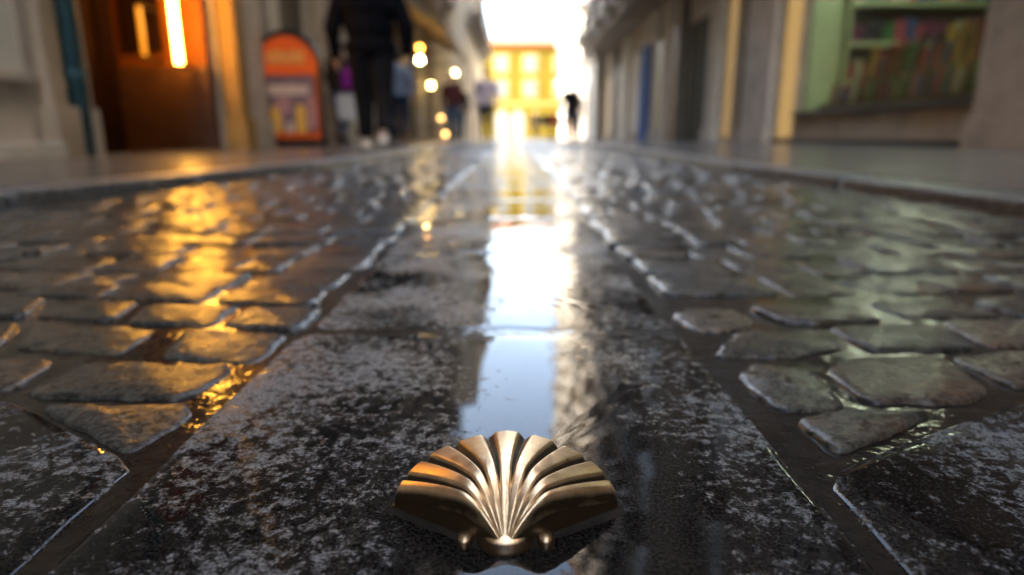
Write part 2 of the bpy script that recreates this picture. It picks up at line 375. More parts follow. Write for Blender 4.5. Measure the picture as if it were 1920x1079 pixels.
# kerbs: separate stones in two rows
def kerb(K, side, name):
    s = Stones(); y = -3.0; prof = [(0, -.045), (.0, -.008), (.004, -.002), (.012, 0), (.03, .0005)]
    while y < 44:
        L = random.uniform(.55, .95) if y < 12 else 3.0; x0 = kx(K, y); x1 = kx(K, y+L); wd = .13*side
        s.add([(x0, y+.004), (x1, y+L-.004), (x1+wd, y+L-.004), (x0+wd, y+.004)], 60 if y < 6 else 16, prof, PZ+random.uniform(-.002, .002), (0, 0), .003 if y < 6 else .001, (.2, .2, .2), .0012)
        y += L
    return tag(s.build(name, M['kerb']), kind='structure')
kerb(KL, -1, 'kerb'); kerb(KR, 1, 'kerb')
def pavement(K, side, xo, yend):
    m = MB(); ys_ = [-30, -3]+[i*.9 for i in range(-2, int(yend/.9))]+[yend]
    for i in range(len(ys_)-1):
        y0, y1 = ys_[i], ys_[i+1]
        if y0 < 20:
            a0 = kx(K, y0)+side*.135; a1 = kx(K, y1)+side*.135; nn = 4 if y0 < 14 else 1
            for q in range(nn):
                f0, f1 = q/nn, (q+1)/nn; g = .003; z = PZ-.002+random.uniform(-.0012, .0012)
                xs = [a0+(xo-a0)*f0, a0+(xo-a0)*f1, a1+(xo-a1)*f1, a1+(xo-a1)*f0]
                m.add([(xs[0]+side*g, y0+g, z), (xs[1]-side*g, y0+g, z), (xs[2]-side*g, y1-g, z), (xs[3]+side*g, y1-g, z)], [(0, 1, 2, 3)])
        else:
            a0 = kx(K, y0)+side*.135; a1 = kx(K, y1)+side*.135
            m.add([(a0, y0, PZ-.002), (xo, y0, PZ-.002), (xo, y1, PZ-.002), (a1, y1, PZ-.002)], [(0, 1, 2, 3)])
    tag(m.build('pavement', M['pave']), kind='structure')
    b = MB(); vs = []
    for y in ys_: vs += [(kx(K, y)+side*.02, y, PZ-.012), (xo+side*2, y, PZ-.012)]
    b.add(vs, [(2*i, 2*i+1, 2*i+3, 2*i+2) for i in range(len(ys_)-1)]); tag(b.build('pavement_bed', M['bed']), kind='structure')
pavement(KL, -1, -2.83, 46); pavement(KR, 1, 4.75, 46)

# ================================================================ THE BRASS SCALLOP SHELL
def shell():
    root = thing('shell_marker', (-.0025, .1975, 0), 'polished brass scallop shell set in the wet granite slab in the foreground', 'shell')
    NS, NA = 110, 361; A = R(63); NR = 9
    vs = []; gr = []; fs = []
    def point(s, u):
        # u in -1..1 across the fan
        ang = u*A*(1.06-.06*s); ru = (u+1)/2*NR; fr = ru-math.floor(ru) if u < 1 else 1.0
        c = abs(fr-.5)*2                                     # 0 rib crest .. 1 groove
        first = u < -1+2/NR*.38; last = u > 1-2/NR*.38
        if first or last: c = 0
        rib = max(0., min(1., (s-.07)/.42)); rib = .06*min(1, s/.05)+.94*rib*rib*(3-2*rib)
        gw = .56
        gd = max(0., (c-gw)/(1-gw)); gd = gd**1.3
        Rr = .0725-.0265*abs(u)**1.15
        scal = 1-(.014*gd+.010*c**4)*rib*max(0, (s-.7)/.3)
        r = .002+(Rr+.002)*s*scal
        # dome along the radius: steep beak, highest a third of the way out, gently falling to a thick lip
        ax = abs(u); hmax = .0175-.006*ax**2
        rise = 1-(1-min(1, s/.36))**2.2
        fall = 1-.66*max(0, (s-.30)/.70)**1.5
        z = .0035+hmax*rise*fall
        z += .0006*rib*(1-c**4) - .0028*gd*rib*(1-.25*max(0, (s-.85)/.15))
        side = .94-ax; e = min(1, max(0, side)/.07); z -= .0030*(1-math.sqrt(max(0, 1-(1-e)**2)))*min(1, s/.2)
        x = r*math.sin(ang); y = r*math.cos(ang)
        return x, y, z, min(1., gd**.8*1.5*min(1, rib*1.3)+.75*(1-e)*min(1, s/.2))  # groove tarnish, and painted shade along the outer shoulder
    for i in range(NS):
        s = i/(NS-1)
        for j in range(NA):
            u = .94*(-1+2*j/(NA-1)); x, y, z, g = point(s, u)
            if s > .955: z -= .0020*((s-.955)/.045)**2
            vs.append((x, y, z)); gr.append(g)
    for i in range(NS-1):
        for j in range(NA-1):
            a = i*NA+j; fs.append((a, a+1, a+NA+1, a+NA))
    # side wall all round
    ring = [(NS-1)*NA+j for j in range(NA)]+[i*NA+NA-1 for i in range(NS-2, -1, -1)]+[0*NA+j for j in range(NA-2, -1, -1)]+[i*NA for i in range(1, NS-1)]
    cx, cyy = 0, .03; base = len(vs); K = 5
    for k in range(1, K+1):
        t = k/K
        for q in ring:
            x, y, z = vs[q]; dx, dy = x-cx, y-cyy; L = math.hypot(dx, dy) or 1
            o_ = .0004*math.sin(t*math.pi)*2-.0006*t
            vs.append((x+dx/L*o_, y+dy/L*o_, z*(1-t)+(-.003)*t)); gr.append(min(.95, .45+1.2*t))  # shade of the side wall painted in, darker downwards
    n = len(ring)
    for k in range(K):
        for q in range(n):
            a = ring[q] if k == 0 else base+(k-1)*n+q; b = ring[(q+1) % n] if k == 0 else base+(k-1)*n+(q+1) % n
            fs.append((a, b, base+k*n+(q+1) % n, base+k*n+q))
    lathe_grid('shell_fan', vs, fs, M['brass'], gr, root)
    # ears on both sides of the hinge
    for sx in (-1, 1):
        m = MB(); pts = []
        for k in range(9):
            t = k/8; pts.append((sx*(.004+.0125*t), .0010+.0035*t, .0005+.0008*math.sin(t*math.pi)))
        m.ball((sx*.0150, .0060, .0004), (.0034, .0056, .0030), 20, 12)
        o = m.build('ear', M['brass'], root, smooth=True)
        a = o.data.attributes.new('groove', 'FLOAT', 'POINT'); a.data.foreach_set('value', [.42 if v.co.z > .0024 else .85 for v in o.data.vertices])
    # beak knob at the hinge
    m = MB(); m.ball((0, .0048, .0004), (.0105, .0078, .0044), 28, 14); o = m.build('hinge', M['brass'], root, smooth=True)
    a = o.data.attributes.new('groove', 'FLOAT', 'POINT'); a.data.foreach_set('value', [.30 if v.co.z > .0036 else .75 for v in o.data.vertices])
    return root, [vs[q] for q in ring]
sh, ring = shell()
def meniscus():
    """the raised lip of rain water that clings round the shell"""
    P = np.array([(x-.0025, y+.1975) for x, y, z in ring]); N = 420
    d = np.r_[0, np.cumsum(np.linalg.norm(np.roll(P, -1, 0)-P, axis=1))]; PP = np.vstack([P, P[:1]]); q = np.linspace(0, d[-1], N, endpoint=False)
    O = np.stack([np.interp(q, d, PP[:, 0]), np.interp(q, d, PP[:, 1])], 1)
    for _ in range(6): O = (np.roll(O, 1, 0)+2*O+np.roll(O, -1, 0))/4
    T = np.roll(O, -3, 0)-np.roll(O, 3, 0); Nn = np.stack([T[:, 1], -T[:, 0]], 1); Nn /= np.linalg.norm(Nn, axis=1)[:, None]
    if ((O-O.mean(0))*Nn).sum() < 0: Nn = -Nn
    for _ in range(12): Nn = (np.roll(Nn, 1, 0)+2*Nn+np.roll(Nn, -1, 0))/4
    prof = [(-.0012, .0016), (-.0002, .0013), (.0004, .0008), (.0010, .0005), (.0018, .0003), (.0028, .00012), (.0040, -.0001)]
    vs = []; fs = []
    for o_, z in prof:
        for k in range(N):
            a = 2*math.pi*k/N; wob = 1+.12*math.sin(5*a+1)+.08*math.sin(11*a); p_ = O[k]+Nn[k]*o_*wob; vs.append((p_[0], p_[1], z))
    for j in range(len(prof)-1):
        for k in range(N): fs.append((j*N+k, j*N+(k+1) % N, (j+1)*N+(k+1) % N, (j+1)*N+k))
    tag(lathe_grid('water', vs, fs, M['water']), kind='structure')
meniscus()

# ================================================================ BUILDINGS
def window(parent, X, side, y0, y1, z0, z1, pane='darkglass', frame='white', cross=True, depth=.06):
    """window on a facade at x=X that faces the street (side -1: left house, its front looks to +x)"""
    s = 1 if side < 0 else -1; fw = .07
    f = MB(); xa, xb = sorted((X+s*.004, X+s*depth))
    f.box(xa, xb, y0, y0+fw, z0, z1); f.box(xa, xb, y1-fw, y1, z0, z1); f.box(xa, xb, y0+fw, y1-fw, z0, z0+fw); f.box(xa, xb, y0+fw, y1-fw, z1-fw, z1)
    if cross:
        ym = (y0+y1)/2; xc, xd = sorted((X+s*.012, X+s*(depth-.01))); f.box(xc, xd, ym-.03, ym+.03, z0+fw, z1-fw)
        zm = z0+(z1-z0)*.7; f.box(xc, xd, y0+fw, ym-.03, zm-.025, zm+.025); f.box(xc, xd, ym+.03, y1-fw, zm-.025, zm+.025)
    fo = f.build('window', M[frame], parent)
    p = MB(); xa, xb = sorted((X+s*.006, X+s*.02)); p.box(xa, xb, y0+fw, y1-fw, z0+fw, z1-fw); p.build('pane', M[pane], fo)
    return fo
def balcony(parent, X, side, y0, y1, z, out=.5, mat='stone'):
    s = 1 if side < 0 else -1
    m = MB(); xa, xb = sorted((X, X+s*out)); m.box(xa, xb, y0, y1, z, z+.14)
    for yy_ in (y0+.15, y1-.35): m.prism([(X, z-.35), (X+s*.02, z-.35), (X+s*out*.8, z), (X, z)], 'y', yy_, yy_+.18)
    b = m.build('balcony', M[mat], parent)
    r = MB(); zt = z+.14
    xr = X+s*(out-.05); r.tube([(X, y0+.05, zt+.95), (xr, y0+.05, zt+.95), (xr, y1-.05, zt+.95), (X, y1-.05, zt+.95)], .022, 6)
    n = int((y1-y0)/.14)
    for i in range(n+1):
        yy_ = y0+.05+(y1-y0-.1)*i/n; r.tube([(xr, yy_, zt), (xr, yy_, zt+.95)], .009, 5, False)
    r.build('railing', M['iron'], b)
def facade_up(root, X, side, y0, y1, zs, bays, wmat, frame='white', bal=True, pane='darkglass'):
    for iz, z in enumerate(zs):
        for b in range(bays):
            yc = y0+(y1-y0)*(b+.5)/bays; window(root, X, side, yc-.55, yc+.55, z+(.2 if bal else .9), z+2.35, pane, frame)
            if bal: balcony(root, X, side, yc-.85, yc+.85, z+.02)
def house(name, label, side, X, Xu, y0, y1, H, mat, umat, z1=4.2, eave=.45, bays=3, frame='white', bal=True, deep=9, pane='darkglass', openings=(), cav=2.2):
    """ground floor at X with openings (y0,y1,z0,z1,depth), upper storeys at Xu"""
    s = 1 if side < 0 else -1; root = thing(name, (X, (y0+y1)/2, 0), label, 'building'); root.location = (0, 0, 0)
    m = MB(); back = X-s*deep
    def bx(m_, a, b, *r):
        a, b = sorted((a, b)); m_.box(a, b, *r)
    y = y0
    for (a, b, za, zb, d) in sorted(openings):
        if a > y: bx(m, X, X-s*.6, y, a, -.04, z1)
        if za > 0: bx(m, X, X-s*.6, a, b, -.04, za)
        if zb < z1: bx(m, X, X-s*.6, a, b, zb, z1)
        y = b
    if y < y1: bx(m, X, X-s*.6, y, y1, -.04, z1)
    bx(m, X-s*cav, back, y0, y1, -.04, z1)
    bx(m, X-s*.6, X-s*cav, y0, y0+.1, -.04, z1); bx(m, X-s*.6, X-s*cav, y1-.1, y1, -.04, z1)
    m.build('wall', M[mat], root)
    u = MB(); bx(u, Xu, back, y0+.003, y1-.003, z1+.002, H); u.build('upper_wall', M[umat], root)
    c = MB(); bx(c, Xu+s*.12, Xu-s*.1, y0+.02, y1-.02, z1-.16, z1-.002); c.build('string_course', M['stone'], root)
    c = MB(); bx(c, Xu+s*eave*.67, Xu, y0+.02, y1-.02, H-.3, H-.05); c.build('cornice', M['stone'], root)
    rf = MB(); rf.prism([(Xu+s*eave, H), (back, H), ((Xu+back)/2, H+1.6)], 'y', y0, y1); rf.build('roof', M['roof'], root)
    zs = []; z = z1+.15
    while z+2.9 < H: zs.append(z); z += 3.05
    facade_up(root, Xu, side, y0, y1, zs, bays, umat, frame, bal, pane)
    return root
def panel(parent, name, X, side, y0, y1, z0, z1, mat, t=.04, off=-.06):
    s = 1 if side < 0 else -1; a, b = sorted((X+s*off, X+s*(off+t))); m = MB(); m.box(a, b, y0, y1, z0, z1); return m.build(name, M[mat], parent)
def pilaster(parent, X, side, y0, y1, z1, mat, out=.12, z0=-.03):
    s = 1 if side < 0 else -1; m = MB(); a, b = sorted((X+s*.003, X+s*out)); m.box(a, b, y0, y1, z0+.35, z1)
    a, b = sorted((X+s*.003, X+s*(out+.04))); m.box(a, b, y0-.04, y1+.04, z0, z0+.35)
    return m.build('pilaster', M[mat], parent, bevel=.012)
def Yof(px, X): return abs(X)*1207/abs(px-960)

LX, LU = -2.8, -2.45
# ---- left, nearest: pale grey render over a stone base
b = house('grey_stone_building', 'pale grey rendered house with a stone base, nearest on the left', -1, LX, LU, -26, 4.25, 20, 'stone', 'render_g', bays=9, openings=[(1.2, 3.78, .50, 3.2, .3)])
panel(b, 'wall_panel', LX, -1, 1.203, 3.777, .503, 3.197, 'render_g', .08, -.09)
m = MB(); m.box(LX+.003, LX+.16, 1.0, 3.80, .0, .11); m.build('step', M['stone_l'], b, bevel=.01)
m = MB(); m.box(LX+.003, LX+.05, 1.1, 3.79, .44, .50); m.build('ledge', M['stone'], b, bevel=.008)
pilaster(b, LX, -1, 3.86, 4.0, 4.0, 'stone_b', .08)
pilaster(b, LX, -1, 4.19, 4.25, 4.0, 'stone', .04)
t = thing('drainpipe', (LX+.08, 4.10, 0), 'teal drainpipe running down the stone between the grey wall and the orange lit shop', 'drainpipe')
m = MB(); m.tube([(0, 0, .02), (0, 0, 3.9)], .055, 16); m.build('pipe', M['teal'], t, smooth=True)
for z in (.5, 1.6, 2.8):
    m = MB(); m.tube([(0, 0, z), (0, 0, z+.05)], .064, 16); m.box(-.085, -.04, -.02, .02, z, z+.05); m.build('bracket', M['teal'], t)
# ---- orange lit shop
b = house('orange_lit_shop', 'house with a recessed shop entrance glowing orange, left of the arched menu board', -1, LX, LU, 4.26, 7.3, 19, 'stone_b', 'stone', bays=2, openings=[(4.35, 6.3, -1, 3.1, .9)])
m = MB(); m.box(-3.75, -3.7, 4.37, 6.29, -.03, 3.1); m.build('back_wall', M['redwood'], b)
m = MB(); m.box(-3.698, -3.66, 4.6, 5.5, .9, 2.6); m.build('dark_pane', M['darkglass'], b)
m = MB(); m.box(-3.69, -2.86, 6.20, 6.27, .78, 3.1); m.build('orange_wall', M['orange'], b)
m = MB(); m.box(-3.69, -2.84, 6.14, 6.27, -.02, .775); m.build('dado', M['brownwood'], b, bevel=.006)
for (xa, xb) in ((-3.60, -3.42), (-3.38, -3.24)):
    m = MB(); m.box(xa, xb, 6.165, 6.195, .9, 2.9); m.build('door_panel', M['redwood'], b, bevel=.004)
m = MB(); m.box(-3.69, -2.83, 4.4, 6.28, 3.0, 3.08); m.build('soffit', M['orange'], b)
pilaster(b, LX, -1, 6.34, 6.52, 4.0, 'amber', .17); pilaster(b, LX, -1, 6.66, 7.1, 4.0, 'stone', .14)
tube_m = lamp_mat('warm_tube', (1, .45, .05), 5); tube_d = lamp_mat('dim_tube', (1, .28, .01), .08)
def tube_lamp(x, y, z0, z1, r, mt, label):
    t = thing('tube_lamp', (x, y, z0), label, 'lamp', 'tube lamps in the orange shop entrance')
    m = MB(); m.tube([(0, 0, 0), (0, 0, z1-z0)], r, 14); m.build('tube', mt, t, smooth=True)
    for z in (-.03, z1-z0):
        m = MB(); m.tube([(0, 0, z), (0, 0, z+.03)], r*1.3, 14); m.box(-.012, .012, 0, .30, z, z+.03); m.build('cap', M['black'], t)
tube_lamp(-2.95, 5.86, .77, 2.35, .028, tube_m, 'bright vertical yellow tube lamp in the orange shop entrance')
tube_lamp(-3.27, 5.9, .84, 1.25, .022, tube_d, 'dim orange vertical lamp low in the shop entrance, left of the bright tube')
tube_lamp(-3.27, 5.9, 1.42, 2.2, .022, tube_d, 'dim orange vertical lamp higher in the shop entrance, above the low dim one')
# ---- left, grey-brown house
b = house('weathered_house', 'grey brown stone house with dark doors behind the arched menu board', -1, LX, LU, 7.31, 13.5, 19.5, 'stone', 'stone_b', bays=3, openings=[(7.9, 9.0, -1, 2.9, .3), (9.7, 11.0, -1, 2.9, .3), (11.7, 12.9, -1, 2.9, .3)])
panel(b, 'door', LX, -1, 7.9, 9.0, 0, 2.9, 'dstone'); panel(b, 'door', LX, -1, 9.7, 11, 0, 2.9, 'brown'); panel(b, 'door', LX, -1, 11.7, 12.9, 0, 2.9, 'darkglass')
pilaster(b, LX, -1, 7.4, 7.75, 4, 'stone'); pilaster(b, LX, -1, 9.15, 9.5, 4, 'stone_b'); pilaster(b, LX, -1, 11.15, 11.5, 4, 'stone_l')
# ---- left, bar with awning
b = house('bar_building', 'stone house with bar fronts and beige awning on the left', -1, LX, LU, 13.51, 23.6, 21, 'stone_b', 'stone', bays=4, openings=[(14.2, 16, -1, 2.8, .3), (17, 19, -1, 2.8, .3), (20, 22.5, -1, 2.8, .3)])
for a, c, mm in ((14.2, 16, 'brown'), (17, 19, 'interior'), (20, 22.5, 'darkglass')): panel(b, 'shop_front', LX, -1, a, c, 0, 2.8, mm)
pilaster(b, LX, -1, 16.2, 16.7, 4, 'amber'); pilaster(b, LX, -1, 19.2, 19.7, 4, 'stone_l')
aw = thing('awning', (LX+.01, 18.5, 0), 'beige cloth awning sloping out over the left pavement', 'awning'); aw.location = (0, 0, 0)
m = MB(); m.prism([(LX+.02, 3.35), (LX+.02, 3.31), (LX+1.25, 2.62), (LX+1.25, 2.66)], 'y', 15.2, 22.6); m.box(LX+1.25, LX+1.27, 15.2, 22.6, 2.42, 2.66); m.build('cloth', M['awning'], aw)
for yy_ in (15.25, 18.9, 22.5):
    m = MB(); m.tube([(LX+.02, yy_, 2.4), (LX+1.2, yy_, 2.58)], .018, 6); m.build('arm', M['iron'], aw)
# ---- left, cream far house
b = house('cream_building', 'tall cream rendered house at the far end of the left side', -1, -1.65, -1.6, 23.61, 37, 10.4, 'cream', 'cream', eave=.1, bays=6, frame='white', pane='skyglass', openings=[(25, 27, -1, 2.8, .3), (29, 31.5, -1, 2.8, .3), (33, 35.5, -1, 2.8, .3)])
for a, c in ((25, 27), (29, 31.5), (33, 35.5)): panel(b, 'shop_front', -1.65, -1, a, c, 0, 2.8, 'brown')

# ---- right side
RX, RU = 4.7, 3.6
b = house('bookshop_building', 'stone house with a green bookshop window nearest on the right', 1, RX, 4.35, -26, 13.9, 25, 'stone_b', 'stone_b', bays=10, deep=10, cav=3.3,
  openings=[(6.55, 10.75, .52, 3.3, 1.5), (10.85, 11.55, .1, 3.6, .3), (13.02, 13.6, -1, 3.2, .3)])
m = MB(); m.box(RX+.004, RX+.10, 6.5, 10.78, .44, .52); m.box(RX-.06, RX+.02, 6.5, 10.78, .455, .535); m.build('sill', M['black'], b, bevel=.006)
m = MB(); m.box(RX-.05, RX-.003, 6.45, 13.0, -.02, .10); m.build('skirting', M['black'], b)
pilaster(b, RX, 1, 5.0, 6.42, 4.0, 'stone_b', .16); pilaster(b, RX, 1, 11.65, 12.95, 4.0, 'stone', .14)
# room behind the window
m = MB(); m.box(RX+.1, RX+.6, 10.70, 10.745, .52, 3.3); m.build('green_panel', M['green_p'], b)
m = MB(); m.box(RX+3.12, RX+3.19, 6.3, 10.97, -.02, 3.35); m.box(RX+.6, RX+3.12, 6.3, 10.97, 3.36, 3.4); m.box(RX+.6, RX+3.12, 6.3, 10.97, .40, .45); m.box(RX+.6, RX+3.11, 10.90, 10.96, .46, 3.35); m.build('shop_interior', M['interior'], b)
m = MB(); m.box(RX+.05, RX+.062, 6.56, 10.68, .53, 3.29); m.build('shop_glass', M['glass'], b)
bookcols = [surf('book_cover_%s' % n, tuple(q*.8 for q in c), .5, .2, 20, bump=0) for n, c in dict(red=(.35, .03, .04), dark=(.03, .03, .05), teal=(.03, .22, .22), rose=(.40, .07, .12), ochre=(.45, .30, .05), cream=(.5, .45, .35), blue=(.05, .09, .25), green=(.05, .16, .06), plum=(.15, .04, .10)).items()]
def book(loc, sx, sy, sz, mt, label, lean=0, parent=None):
    m = MB(); m.box(-sx/2, sx/2, -sy/2, sy/2, 0, sz); o = m.build('book', mt, parent, bevel=.002); o.location = loc; o.rotation_euler = (0, lean, 0); return o
shf = thing('bookshelf', (RX+.1, 10.4, .52), 'pale green bookshelf seen through the shop window on the right', 'bookshelf'); shf.location = (0, 0, 0)
shx0, shx1 = RX+.62, RX+3.0
levels = [.55, 1.02, 1.60, 2.20, 2.80]
for z in levels[1:]:
    m = MB(); m.box(shx0, shx1, 10.55, 10.88, z-.06, z); m.build('shelf', M['green_p'], shf)
m = MB(); m.box(shx0, shx0+.04, 10.56, 10.89, .46, 3.2); m.box(shx1-.04, shx1, 10.56, 10.89, .46, 3.2); m.build('side_panel', M['green_p'], shf)
pos_words = ['lowest', 'second lowest', 'middle', 'fourth', 'top']; cn = ['red', 'dark', 'teal', 'rose', 'ochre', 'cream', 'blue', 'green', 'plum']
for li, z in enumerate(levels):
    x = shx0+.07; k = 0
    while x < shx1-.2:
        wb = random.uniform(.08, .17); ci = random.randrange(len(bookcols)); hh = random.uniform(.24, .38)
        o = book((x+wb/2, 10.66, z+.001), wb, .16, hh, bookcols[ci], '')
        tag(o, 'blurred upright book on the %s shelf behind the shop glass' % pos_words[li], 'book', 'books on the %s shelf' % pos_words[li]); x += wb+random.uniform(.008, .05)
# display table of books just inside the glass
dt = thing('display_table', (0, 0, 0), 'low display ledge with books inside the shop window', 'table')
m = MB(); m.box(RX+.14, RX+1.1, 6.7, 10.3, .47, .62); m.build('tabletop', M['brownwood'], dt)
m = MB(); m.box(RX+.7, RX+1.1, 6.7, 10.3, .622, 1.02); m.build('riser', M['brownwood'], dt)
for i in range(34):
    y = 6.9+i*.1; x = RX+.32+random.uniform(-.06, .06); ci = random.randrange(len(bookcols)); hh = random.uniform(.2, .34)
    o = book((x, y, .621), .05, .085, hh, bookcols[ci], '', .12)
    tag(o, 'upright book leaning in the front row of the shop window display', 'book', 'front row of books in the window display')
for i in range(30):
    y = 6.85+i*.115; x = RX+.84+random.uniform(-.05, .05); ci = random.randrange(len(bookcols)); hh = random.uniform(.25, .5)
    o = book((x, y, 1.021), .06, .10, hh, bookcols[ci], '', .1)
    tag(o, 'upright book on the raised back row of the shop window display', 'book', 'back row of books in the window display')
cl = thing('strip_light', (RX+1.0, 8.6, 3.2), 'long white strip light on the bookshop ceiling', 'lamp')
m = MB(); m.box(-.06, .06, -1.6, 1.6, .04, .1); m.build('housing', M['white'], cl); m = MB(); m.tube([(0, -1.55, .02), (0, 1.55, .02)], .02, 8); m.build('tube', lamp_mat('cool_tube', (1, 1, .78), 8), cl)
# added glow stands in for warm light on a yellow pilaster strip
def lit_strip(root, X, side, y0, y1, z0, z1, st_, col=(1, .60, .18)):
    s = 1 if side < 0 else -1
    m = MB(); a, c_ = sorted((X-s*.05, X-s*.03)); m.box(a, c_, y0, y1, z0, z1); m.build('glow_strip', lamp_mat('strip_glow', col, st_), root)
lit_strip(b, RX, 1, 10.87, 11.53, .12, 3.55, .030)
panel(b, 'door', RX, 1, 13.04, 13.58, 0, 3.2, 'dgreen')
# second right house
b = house('narrow_doors_house', 'stone house with narrow yellow glowing strip and blue door, middle of the right side', 1, RX, RU, 13.91, 24.2, 24, 'stone', 'stone_b', bays=4, deep=10,
  openings=[(13.95, 14.6, .1, 3.2, .3), (15.6, 17.6, -1, 3.0, .3), (18.3, 19.0, -1, 3.1, .3), (20.2, 21.0, -1, 3., .3), (21.7, 23.1, -1, 3.1, .3)])
lit_strip(b, RX, 1, 13.97, 14.58, .12, 3.15, .02); panel(b, 'door', RX, 1, 15.6, 17.6, 0, 3.0, 'interior'); panel(b, 'door', RX, 1, 18.3, 19, 0, 3.1, 'brown', .1, .02)
panel(b, 'door', RX, 1, 20.2, 21, 0, 3.0, 'black', .08, .02); panel(b, 'blue_door', RX, 1, 21.7, 23.1, 0, 3.1, 'blue', .2, .02)
pilaster(b, RX, 1, 14.75, 15.5, 4, 'stone_l'); pilaster(b, RX, 1, 17.7, 18.2, 4, 'dstone'); pilaster(b, RX, 1, 19.2, 20.1, 4, 'stone', .12); pilaster(b, RX, 1, 21.1, 21.6, 4, 'stone_l')
# third right house
b = house('balcony_house', 'brown stone house with deep balconies and a white curtained window beyond the blue door', 1, RX, RU, 24.21, 33, 23, 'stone_b', 'stone', bays=3, deep=10,
  openings=[(24.4, 25.8, .3, 3.2, .3), (27.3, 28.6, -1, 3., .3), (30.6, 32.4, -1, 3., .3)])
panel(b, 'curtain', RX, 1, 24.4, 25.8, .3, 3.2, 'curtain'); panel(b, 'door', RX, 1, 27.3, 28.6, 0, 3, 'brown', .1, .02)
lit_strip(b, RX, 1, 30.6, 32.4, .02, 2.95, .025); pilaster(b, RX, 1, 26, 27.2, 4, 'stone_l'); pilaster(b, RX, 1, 28.8, 30.4, 4, 'dstone')
# far right
b = house('pale_building', 'tall pale rendered house at the far end of the right side', 1, 4.2, 4.15, 33.01, 57, 28, 'pale', 'pale', bays=6, deep=10, pane='skyglass',
  openings=[(35, 37, -1, 2.8, .3), (40, 42.5, -1, 2.8, .3), (47, 50, -1, 2.8, .3)])
for a, c in ((35, 37), (40, 42.5), (47, 50)): panel(b, 'shop_front', 4.2, 1, a, c, 0, 2.8, 'brown')

# ---- yellow building closing the street
yb_ = thing('yellow_building', (0, 0, 0), 'sunlit yellow house across the end of the street with glowing shop arches', 'building')
m = MB(); m.box(-9, 11, 61, 70, -.05, 8.2); m.build('wall', M['yellow'], yb_)
m = MB(); m.box(-9.2, 11.2, 60.75, 61, 8.0, 8.35); m.build('cornice', M['orange'], yb_)
rf = MB(); rf.prism([(60.6, 8.36), (70.4, 8.36), (65.5, 9.6)], 'x', -9.4, 11.4); rf.build('roof', M['roof'], yb_)
for z in (3.7, 5.9):
    for x in (-7, -4.4, -1.0, 1.7, 4.5, 7.5):
        f = MB(); f.box(x-.75, x+.75, 60.93, 60.997, z-.1, z+1.6); fo = f.build('window', M['yellow_l'], yb_)
        p = MB(); p.box(x-.5, x+.5, 60.90, 60.925, z+.1, z+1.4); p.build('pane', M['skyglass'], fo)
arc = lamp_mat('lit_arch', (1, .80, .5), .035)
for x in (-6.0, -.95, .55, 6.5):
    pts = [(x-.62, 0), (x+.62, 0)]+[(x+.62*math.cos(a), 1.9+.62*math.sin(a)) for a in np.linspace(0, math.pi, 10)]
    m = MB(); m.prism(pts, 'y', 60.95, 60.99); m.build('lit_arch', arc, yb_)
m = MB(); m.box(-9.02, 11.02, 60.94, 60.998, 3.0, 3.25); m.build('string_course', M['yellow_l'], yb_)

# ================================================================ LAMPS ALONG THE LEFT FACADES
def lantern(px, py, Y, col, s, r, label):
    z = zat(py, Y); x = xat(px, Y, z)
    t = thing('wall_lantern', (x, Y, z), label, 'lamp', 'lanterns glowing along the left house fronts')
    m = MB(); m.ball((0, 0, 0), r, 14, 10); m.build('globe', lamp_mat('lantern_glow', col, s), t, smooth=True)
    wall = (LX if Y < 23.6 else -1.65)-x
    m = MB(); m.tube([(0, 0, r), (0, 0, r+.16), (wall*.5, 0, r+.24), (wall, 0, r+.16)], .012, 6); m.tube([(0, 0, r-.01), (0, 0, r+.03)], [r*.7, r*.4], 10); m.build('bracket', M['iron'], t)
lantern(787, 113, 17.2, (1, .70, .25), 9, .075, 'brightest round yellow lantern, nearest of those by the awning')
lantern(787, 91, 17.6, (1, .36, .04), 2, .07, 'orange lantern just above the brightest yellow one')
lantern(808, 161, 19.5, (1, .62, .18), 3.5, .075, 'round yellow lantern low under the awning')
lantern(852, 138, 22.5, (1, .74, .34), 2.8, .085, 'pale yellow lantern at the far end of the awning')
lantern(878, 193, 30, (1, .93, .50), 2.4, .11, 'pale greenish white lantern by the cream house, farthest of the row')
lantern(827, 222, 20.5, (1, .50, .15), .6, .07, 'dim amber glow standing in for a reflection, low by the bar front')  # no lamp here: glowing globe added in place of an orange reflection
lantern(835, 252, 22, (1, .50, .15), .8, .07, 'dim amber glow standing in for a reflection, nearest the ground by the bar front')  # globe added for another orange reflection, close to the ground

